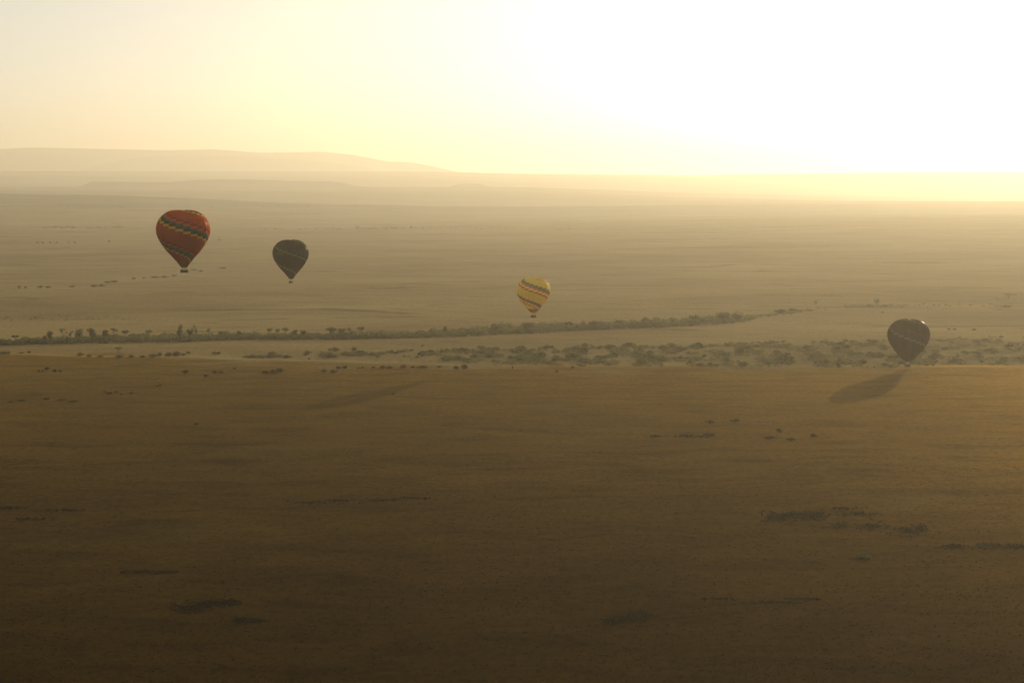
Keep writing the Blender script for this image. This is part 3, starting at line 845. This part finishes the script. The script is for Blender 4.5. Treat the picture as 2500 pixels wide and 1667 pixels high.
patch('wide dark brush patch in the lower left foreground', [(510, 1474, 60, 9), (470, 1485, 50, 10), (560, 1472, 26, 7)], 330, .35, 1.1, 10)
patch('smaller brush patch just right below the wide one at lower left', [(590, 1514, 34, 6), (620, 1516, 26, 3)], 140, .35, 1.1, 11)
patch('spiky dark brush patch at the bottom of the photo right of centre', [(1545, 1508, 44, 10), (1570, 1502, 26, 8), (1500, 1514, 30, 6)], 300, .35, 1.4, 12)
patch('long low brush streak in the left foreground', [(340, 1396, 60, 3), (400, 1397, 28, 3)], 120, .25, .6, 13)
patch('faint long brush streak in the middle foreground', [(760, 1228, 80, 6), (830, 1222, 50, 5), (930, 1222, 60, 4), (1010, 1216, 40, 3)], 220, .25, .7, 14)
patch('faint brush streak at the left edge of the foreground', [(60, 1268, 70, 4), (160, 1246, 60, 3), (20, 1240, 30, 3)], 160, .25, .7, 15)
patch('low grey brush streak at lower right between two darker patches', [(1760, 1462, 60, 3), (1880, 1470, 70, 3), (1960, 1462, 50, 2)], 150, .2, .5, 16)

# grass tussocks of the near plain: nobody could count them
def tussocks():
    rnd = np.random.RandomState(4)
    vs, fs = [], []
    rr_ = random.Random(4)
    n = 26000
    cnt = 0
    V = []; Fc = []
    while cnt < n:
        Y = 330 + 420 * rr_.random() ** 1.5
        X = rr_.uniform(-.40, .40) * Y
        q = noise.noise(Vector((X / 30, Y / 18, 0))) + .5 * noise.noise(Vector((X / 7, Y / 5, 3)))
        if q < rr_.uniform(-1.0, .25): continue
        V.append((X, Y)); cnt += 1
    V = np.array(V); Z = zground(V[:, 0], V[:, 1])
    verts = []; faces = []
    for (X, Y), z in zip(V, Z):
        tall = 1.0 - (Y - 330) / 420 * .7; h = rr_.uniform(.06, .26) * tall; r_ = rr_.uniform(.12, .5); a0 = rr_.uniform(0, 6.3)
        b = len(verts)
        k = 5
        for i in range(k):
            a = a0 + i * 2 * math.pi / k
            verts.append((X + r_ * math.cos(a) * rr_.uniform(.7, 1.3), Y + r_ * math.sin(a) * rr_.uniform(.7, 1.3), z - .05))
        for i in range(k):
            a = a0 + (i + .5) * 2 * math.pi / k
            verts.append((X + r_ * .75 * math.cos(a), Y + r_ * .75 * math.sin(a), z + h * rr_.uniform(.6, 1.1)))
        verts.append((X, Y, z + h * .8))
        for i in range(k):
            faces.append((b + i, b + (i + 1) % k, b + k + i)); faces.append((b + (i + 1) % k, b + k + (i + 1) % k, b + k + i)); faces.append((b + k + i, b + k + (i + 1) % k, b + 2 * k))
    me = bpy.data.meshes.new('grass_tussocks'); me.from_pydata(verts, [], faces); me.update()
    o = link_mesh('grass_tussocks', me, [M['ground']])
    tag(o, 'low tufts of dry brown grass all over the near plain', 'grass', kind='stuff')
M['tuft'] = foliage('dry_grass_tufts', (0.105, 0.055, 0.007), .3)
tussocks()

# ------------------------------------------------------------------ balloons
PROFILE = [(.055, .0), (.035, .10), (.008, .20), (-.003, .27), (.0, .36), (.027, .48), (.075, .595), (.15, .705), (.24, .805), (.33, .88), (.50, .962), (.68, 1.0), (.86, .99), (1.03, .94),
           (1.21, .853), (1.39, .738), (1.57, .60), (1.74, .445), (1.92, .285), (2.01, .215), (2.10, .150), (2.16, .115)]
def profile_arc(mouth=2.16, mouth_r=.115):
    pr = [(h, r) for h, r in PROFILE if h < mouth - .02] + [(mouth, mouth_r)]
    # densify
    P = [Vector((r, h)) for h, r in pr]
    def cr(p0, p1, p2, p3, t): return .5 * ((2 * p1) + (p2 - p0) * t + (2 * p0 - 5 * p1 + 4 * p2 - p3) * t * t + (3 * p1 - p0 - 3 * p2 + p3) * t ** 3)
    D = []
    for i in range(len(P) - 1):
        for j in range(8):
            D.append(cr(P[max(i - 1, 0)], P[i], P[i + 1], P[min(i + 2, len(P) - 1)], j / 8))
    D.append(P[-1])
    L = [0]
    for a, b in zip(D[:-1], D[1:]): L.append(L[-1] + (b - a).length)
    return np.array([d.x for d in D]), np.array([d.y for d in D]), np.array(L)

NG, ROWL = 22, .0973
def envelope(name, Rm, phi0, key_h, key_s, colours, body, throat, throat_rows, parent, mouth, mouth_r, vs=1.0, last_stripe=99):
    """colours: {stripe index 0..10: material}; stripe key_s passes row height key_h at gore 0"""
    pr, ph, L = profile_arc(mouth, mouth_r)
    rows = int(L[-1] / ROWL)
    key_row = int(np.interp(key_h, ph[40:], L[40:]) / ROWL)
    sub, seg = 2, 4
    S_ = []
    edges = [i * ROWL for i in range(rows)] + [L[-1]]
    for a, b in zip(edges[:-1], edges[1:]):
        for j in range(sub): S_.append((a + (b - a) * j / sub))
    S_.append(edges[-1])
    S_[0] = .02
    rad = np.interp(S_, L, pr); hh = np.interp(S_, L, ph)
    mats = []; midx = {}
    def mi(m):
        if m not in midx: midx[m] = len(mats); mats.append(M[m])
        return midx[m]
    mb = MB(); nc = NG * seg
    vs_ = []
    for i, (r_, h_) in enumerate(zip(rad, hh)):
        bulge = .020 * min(1, r_ / .35)
        for c in range(nc):
            t = (c % seg) / seg
            phi = R(phi0) + 2 * math.pi * c / nc
            k = 1 - bulge * (1 - abs(math.sin(math.pi * t)) ** .7) 
            q = r_ * k * Rm
            vs_.append((q * math.sin(phi), -q * math.cos(phi), -h_ * Rm * vs))
    b = 0
    mb.v = vs_
    for i in range(len(S_) - 1):
        row = min(i // sub, rows - 1)
        for c in range(nc):
            g = c // seg
            if g > NG // 2: g -= NG
            s_ = (row - g - key_row + key_s) % 11
            m_ = colours.get(s_, body) if row - g < last_stripe else body
            if row >= rows - throat_rows: m_ = throat
            c2 = (c + 1) % nc
            mb.f.append([i * nc + c, i * nc + c2, (i + 1) * nc + c2, (i + 1) * nc + c][::-1]); mb.m.append(mi(m_)); mb.smooth.append(True)
    o = mb.build('envelope', mats, parent)
    # parachute vent: domed disc closing the crown
    vb = MB(); rv = rad[0] * Rm * 1.0
    rv = .165 * Rm; zt = -np.interp(.165, pr[:40], ph[:40]) * Rm * vs
    ring = [(rv * math.sin(2 * math.pi * k / 44), -rv * math.cos(2 * math.pi * k / 44), zt + .05) for k in range(44)]
    mid = [(p[0] * .55, p[1] * .55, zt + .13) for p in ring]
    vb.add(ring + mid + [(0, 0, zt + .05)], [[k, (k + 1) % 44, 44 + (k + 1) % 44, 44 + k] for k in range(44)] + [[44 + k, 44 + (k + 1) % 44, 88] for k in range(44)], 0, True)
    v = vb.build('vent', [M[colours.get('vent', body)]], o)
    cb = MB(); pts = [(.035 * Rm * math.sin(2 * math.pi * k / 16), -.035 * Rm * math.cos(2 * math.pi * k / 16), zt + .32) for k in range(17)]
    cb.tube(pts, [.12] * 17, 6, 0, False)
    cb.build('crown_ring', [M['steel']], v)
    return o

def skirt(Rm, z0, r0, r1, ln, mat, parent):
    mb = MB(); n = 22
    vs = []
    for j in range(4):
        t = j / 3
        for k in range(n):
            a = 2 * math.pi * k / n; r_ = (r0 + (r1 - r0) * t) * (1 + .03 * math.cos(a * 11))
            vs.append((r_ * math.sin(a), -r_ * math.cos(a), z0 - ln * t * (1 + .12 * math.cos(a))))
    fs = [[j * n + k, (j + 1) * n + k, (j + 1) * n + (k + 1) % n, j * n + (k + 1) % n] for j in range(3) for k in range(n)]
    mb.add(vs, fs, 0, True)
    return mb.build('skirt', [M[mat]], parent)

def person(loc, parent_rz, cloth, label, group, rnd):
    """standing passenger, one continuous skinned body; hair and shirt are its children"""
    h = rnd.uniform(1.62, 1.8); k = h / 1.75
    arm = rnd.choice([0, 1, 2])
    J = {'pel': (0, 0, .95), 'che': (0, 0, 1.28), 'nk': (0, 0.0, 1.48), 'hd': (0, -.02, 1.60), 'tp': (0, -.01, 1.73),
         'shl': (-.19, 0, 1.42), 'shr': (.19, 0, 1.42), 'ell': (-.25, -.06, 1.14), 'elr': (.25, -.06, 1.14), 'hal': (-.21, -.28, 1.12), 'har': (.21, -.28, 1.12),
         'hpl': (-.10, 0, .90), 'hpr': (.10, 0, .90), 'knl': (-.11, -.02, .50), 'knr': (.11, -.02, .50), 'anl': (-.12, .02, .08), 'anr': (.12, .02, .08), 'tol': (-.12, -.14, .04), 'tor': (.12, -.14, .04)}
    if arm == 1: J['elr'] = (.30, -.12, 1.45); J['har'] = (.24, -.25, 1.68)
    if arm == 2: J['ell'] = (-.30, 0, 1.18); J['hal'] = (-.30, -.22, 1.1)
    rad = {'pel': .15, 'che': .16, 'nk': .06, 'hd': .095, 'tp': .06, 'shl': .075, 'shr': .075, 'ell': .048, 'elr': .048, 'hal': .035, 'har': .035,
           'hpl': .10, 'hpr': .10, 'knl': .062, 'knr': .062, 'anl': .045, 'anr': .045, 'tol': .035, 'tor': .035}
    E = [('pel', 'che'), ('che', 'nk'), ('nk', 'hd'), ('hd', 'tp'), ('che', 'shl'), ('che', 'shr'), ('shl', 'ell'), ('shr', 'elr'), ('ell', 'hal'), ('elr', 'har'),
         ('pel', 'hpl'), ('pel', 'hpr'), ('hpl', 'knl'), ('hpr', 'knr'), ('knl', 'anl'), ('knr', 'anr'), ('anl', 'tol'), ('anr', 'tor')]
    names = list(J)
    me = bpy.data.meshes.new('person')
    me.from_pydata([Vector(J[n]) * k for n in names], [(names.index(a), names.index(b)) for a, b in E], [])
    tmp = bpy.data.objects.new('person', me); C.objects.link(tmp)
    tmp.modifiers.new('skin', 'SKIN'); tmp.modifiers.new('sub', 'SUBSURF').levels = 1
    for i, n in enumerate(names):
        sv = me.skin_vertices[0].data[i]; sv.radius = (rad[n] * k, rad[n] * k); sv.use_root = (n == 'pel')
    dg = bpy.context.evaluated_depsgraph_get(); dg.update()
    m2 = bpy.data.meshes.new_from_object(tmp.evaluated_get(dg))
    bpy.data.objects.remove(tmp)
    m2.materials.clear(); m2.materials.append(M[cloth]); m2.materials.append(M['skin'])
    for p in m2.polygons:
        c = p.center / k
        p.material_index = 1 if (c.z > 1.50 and abs(c.x) < .14) or (c.y < -.2 and c.z > .6) else 0
        p.use_smooth = True
    o = bpy.data.objects.new('person', m2); C.objects.link(o)
    o.location = loc; o.rotation_euler = (0, 0, parent_rz + rnd.uniform(-1.2, 1.2))
    tag(o, label, 'person', group)
    hb = bmesh.new(); bmesh.ops.create_icosphere(hb, subdivisions=2, radius=.112 * k)
    for v in hb.verts: v.co.z *= 1.02; v.co += Vector((0, .012, 1.675 * k))
    hm = bpy.data.meshes.new('hair'); hb.to_mesh(hm); hb.free()
    link_mesh('hair', hm, [M['hair']], o)

def order_word(i, n):
    if n == 2: return ('left-hand', 'right-hand')[i]
    if i == 0: return 'leftmost'
    if i == n - 1: return 'rightmost'
    return {1: 'second', 2: 'third'}[i] + ' from left' if i < n / 2 else {1: 'second', 2: 'third'}[n - 1 - i] + ' from right'

def balloon(label, px, top_py, W, Y, basket_bottom_py, phi0, key_h, key_s, colours, body, throat, throat_rows, mouth, mouth_r, basket_w, basket_d, basket_rz, people, plabel, pgroup, skirt_mat=None, last_stripe=99):
    p = at(px, top_py, Y)
    depth = Y * cp + (HC - p.z) * sp_
    Rm = W / 2 / F * depth
    zb = at(px, basket_bottom_py, Y).z - p.z          # negative
    rz = -math.atan2(p.x, p.y)
    vs = 1.0
    root = empty('hot_air_balloon', (p.x, p.y, p.z + zb), rz)
    tag(root, label, 'balloon', 'hot air balloons drifting over the plain')
    top = empty_offset = -zb
    env = envelope('envelope', Rm, phi0, key_h, key_s, colours, body, throat, throat_rows, root, mouth, mouth_r, vs, last_stripe)
    env.location = (0, 0, top)
    zm = top - mouth * Rm                # mouth height above the basket bottom
    bh = 1.25
    bz = basket_rz
    def rot(x, y): return (x * math.cos(bz) - y * math.sin(bz), x * math.sin(bz) + y * math.cos(bz))
    if skirt_mat:
        skirt(Rm, zm - top + .05, mouth_r * Rm, mouth_r * Rm * .8, .085 * Rm, skirt_mat, env)
    # basket: slightly flared wicker walls around an open inside, floor, padded rim, foot holds and partitions
    mb = MB(); hw, hd = basket_w / 2, basket_d / 2
    th = .07
    def wall(x0, y0, x1, y1):
        a, b = rot(x0, y0), rot(x1, y1)
        d = Vector((b[0] - a[0], b[1] - a[1], 0)); n_ = Vector((-d.y, d.x, 0)).normalized() * th
        lo = [(a[0], a[1], .02), (b[0], b[1], .02), (b[0] + n_.x, b[1] + n_.y, .02), (a[0] + n_.x, a[1] + n_.y, .02)]
        hi = [(x, y, bh) for x, y, z in lo]
        mb.add(lo + hi, [[0, 1, 5, 4], [1, 2, 6, 5], [2, 3, 7, 6], [3, 0, 4, 7], [4, 5, 6, 7], [3, 2, 1, 0]], 0)
    wall(-hw, -hd, hw, -hd); wall(hw, -hd + th, hw, hd - th); wall(hw, hd, -hw, hd); wall(-hw, hd - th, -hw, -hd + th)
    # weave: horizontal ribs
    for zz in np.arange(.12, bh, .16):
        for (a, b) in (((-hw, -hd - .012), (hw, -hd - .012)), ((hw + .012, -hd), (hw + .012, hd)), ((-hw - .012, hd), (-hw - .012, -hd))):
            A_, B_ = rot(*a), rot(*b); mb.tube([(A_[0], A_[1], zz), (B_[0], B_[1], zz)], [.03, .03], 4)
    basket = mb.build('basket', [M['wicker']], root)
    fl = MB(); fl.box((0, 0, .05), (basket_w - 2 * th, basket_d - 2 * th, .06), 0, bz); fl.build('floor', [M['leather']], basket)
    rim = MB()
    cs = [rot(-hw, -hd), rot(hw, -hd), rot(hw, hd), rot(-hw, hd), rot(-hw, -hd)]
    for a, b in zip(cs[:-1], cs[1:]): rim.tube([(a[0], a[1], bh + .03), (b[0], b[1], bh + .03)], [.075, .075], 6)
    rim.build('rim', [M['leather']], basket)
    # burner frame on four uprights, burners, fuel cylinders
    fz = min(bh + 1.0, zm - .35)
    fr = MB(); fw, fd = min(hw * .5, .75), min(hd * .6, .45)
    fc = [rot(-fw, -fd), rot(fw, -fd), rot(fw, fd), rot(-fw, fd), rot(-fw, -fd)]
    for a, b in zip(fc[:-1], fc[1:]): fr.tube([(a[0], a[1], fz), (b[0], b[1], fz)], [.035, .035], 5)
    fr.build('burner_frame', [M['steel']], root)
    for (x, y), (X_, Y_) in zip(((-fw, -fd), (fw, -fd), (fw, fd), (-fw, fd)), ((-hw * .9, -hd * .9), (hw * .9, -hd * .9), (hw * .9, hd * .9), (-hw * .9, hd * .9))):
        a, b = rot(x, y), rot(X_, Y_)
        u = MB(); u.tube([(b[0], b[1], bh + .02), (a[0], a[1], fz)], [.04, .035], 5); u.build('upright', [M['leather']], root)
    for sx in (-.28, .28):
        a = rot(sx, 0); bu = MB()
        bu.tube([(a[0], a[1], fz - .18), (a[0], a[1], fz + .1), (a[0], a[1], fz + .32)], [.10, .13, .17], 10); bu.build('burner', [M['steel']], root)
    # rigging from the frame to the mouth
    for k in range(12):
        a = 2 * math.pi * (k + .5) / 12
        c = fc[min(range(4), key=lambda i: (fc[i][0] - math.sin(a)) ** 2 + (fc[i][1] + math.cos(a)) ** 2)]
        u = MB(); u.tube([(c[0], c[1], fz), (mouth_r * Rm * math.sin(a), -mouth_r * Rm * math.cos(a), zm)], [.018, .018], 3); u.build('cable', [M['rope']], root)
    rnd = random.Random(int(px))
    for i in range(people):
        x = -hw * .8 + (hw * 1.6) * (i + .5) / people; y = rnd.choice([-hd * .5, hd * .45])
        if abs(x) < .15 and people > 2: x += .25
        q = rot(x, y)
        wx = p.x + q[0] * math.cos(rz) - q[1] * math.sin(rz); wy = p.y + q[0] * math.sin(rz) + q[1] * math.cos(rz)
        person((wx, wy, p.z + zb + .06), rz, rnd.choice(['cloth_dark', 'cloth_khaki', 'cloth_dark']), order_word(i, people) + ' ' + plabel, pgroup, rnd)
    return root

for nm, col, tr_ in (('b_orange', (.34, .060, .014), .24), ('b_orange2', (.40, .10, .028), .26), ('b_crimson', (.26, .016, .012), .24), ('b_slate', (.07, .085, .075), .2), ('b_green', (.025, .05, .028), .2),
                     ('b_gold', (.52, .27, .035), .26), ('b_olive', (.14, .085, .022), .2),
                     ('y_yellow', (.74, .57, .10), .48), ('y_slate', (.16, .19, .20), .4), ('y_sage', (.17, .22, .11), .4), ('y_orange', (.60, .25, .07), .45), ('y_peach', (.95, .66, .26), .55), ('y_rust', (.40, .14, .03), .45), ('y_brown', (.33, .19, .04), .4), ('y_skirt', (.85, .45, .14), .6),
                     ('d_body', (.026, .021, .007), .15), ('d_lime', (.115, .115, .030), .3), ('d_throat', (.035, .024, .008), .15), ('d_slate', (.026, .028, .022), .12), ('d_crimson', (.035, .016, .010), .12),
                     ('p_body', (.030, .020, .006), .15), ('p_lime', (.085, .072, .024), .25), ('p_slate', (.034, .024, .022), .12), ('p_crimson', (.06, .016, .010), .15)):
    M[nm] = fabric('balloon_fabric_' + nm[2:], col, tr_)

balloon('large red orange balloon with diagonal green, gold and crimson stair stripes, leftmost and nearest', 446, 513.2, 129.7, 704, 665.8, 0, .475, 0,
        {0: 'b_crimson', 1: 'b_orange2', 2: 'b_slate', 3: 'b_green', 4: 'b_gold', 'vent': 'b_olive'}, 'b_orange', 'b_olive', 2, 2.16, .10, 3.75, 1.6, 0.0, 6,
        'passenger in the long basket of the red orange balloon', 'passengers of the red orange balloon')
balloon('dark olive green balloon with thin yellow green stair stripes, second from the left', 709, 585.8, 88.1, 975, 691, 5, .84, 4,
        {0: 'd_crimson', 2: 'd_slate', 3: 'd_slate', 4: 'd_lime', 'vent': 'd_slate'}, 'd_body', 'd_throat', 2, 2.185, .065, 3.4, 1.9, R(68), 2,
        'passenger in the basket of the dark olive green balloon', 'passengers of the dark olive green balloon')
balloon('bright yellow balloon with slate and orange checkered diagonal bands above the thicket', 1302.3, 677.8, 82.9, 950, 775.3, 0, .435, 0,
        {0: 'y_slate', 1: 'y_sage', 2: 'y_orange', 3: 'y_peach', 4: 'y_rust', 'vent': 'y_yellow'}, 'y_yellow', 'y_brown', 3, 2.06, .15, 3.4, 1.6, 0.12, 4,
        'passenger in the basket of the bright yellow balloon', 'passengers of the bright yellow balloon', 'y_skirt')
balloon('dark brown balloon with faint olive stair stripe, low at the right over its own shadow', 2219.6, 779.7, 101.6, 885, 895.8, 4, .93, 4,
        {0: 'p_crimson', 2: 'p_slate', 3: 'p_slate', 4: 'p_lime', 'vent': 'p_lime'}, 'p_body', 'd_throat', 2, 2.03, .125, 3.4, 1.6, -0.08, 4,
        'passenger in the basket of the dark brown balloon at the right', 'passengers of the dark brown balloon', None, 20)
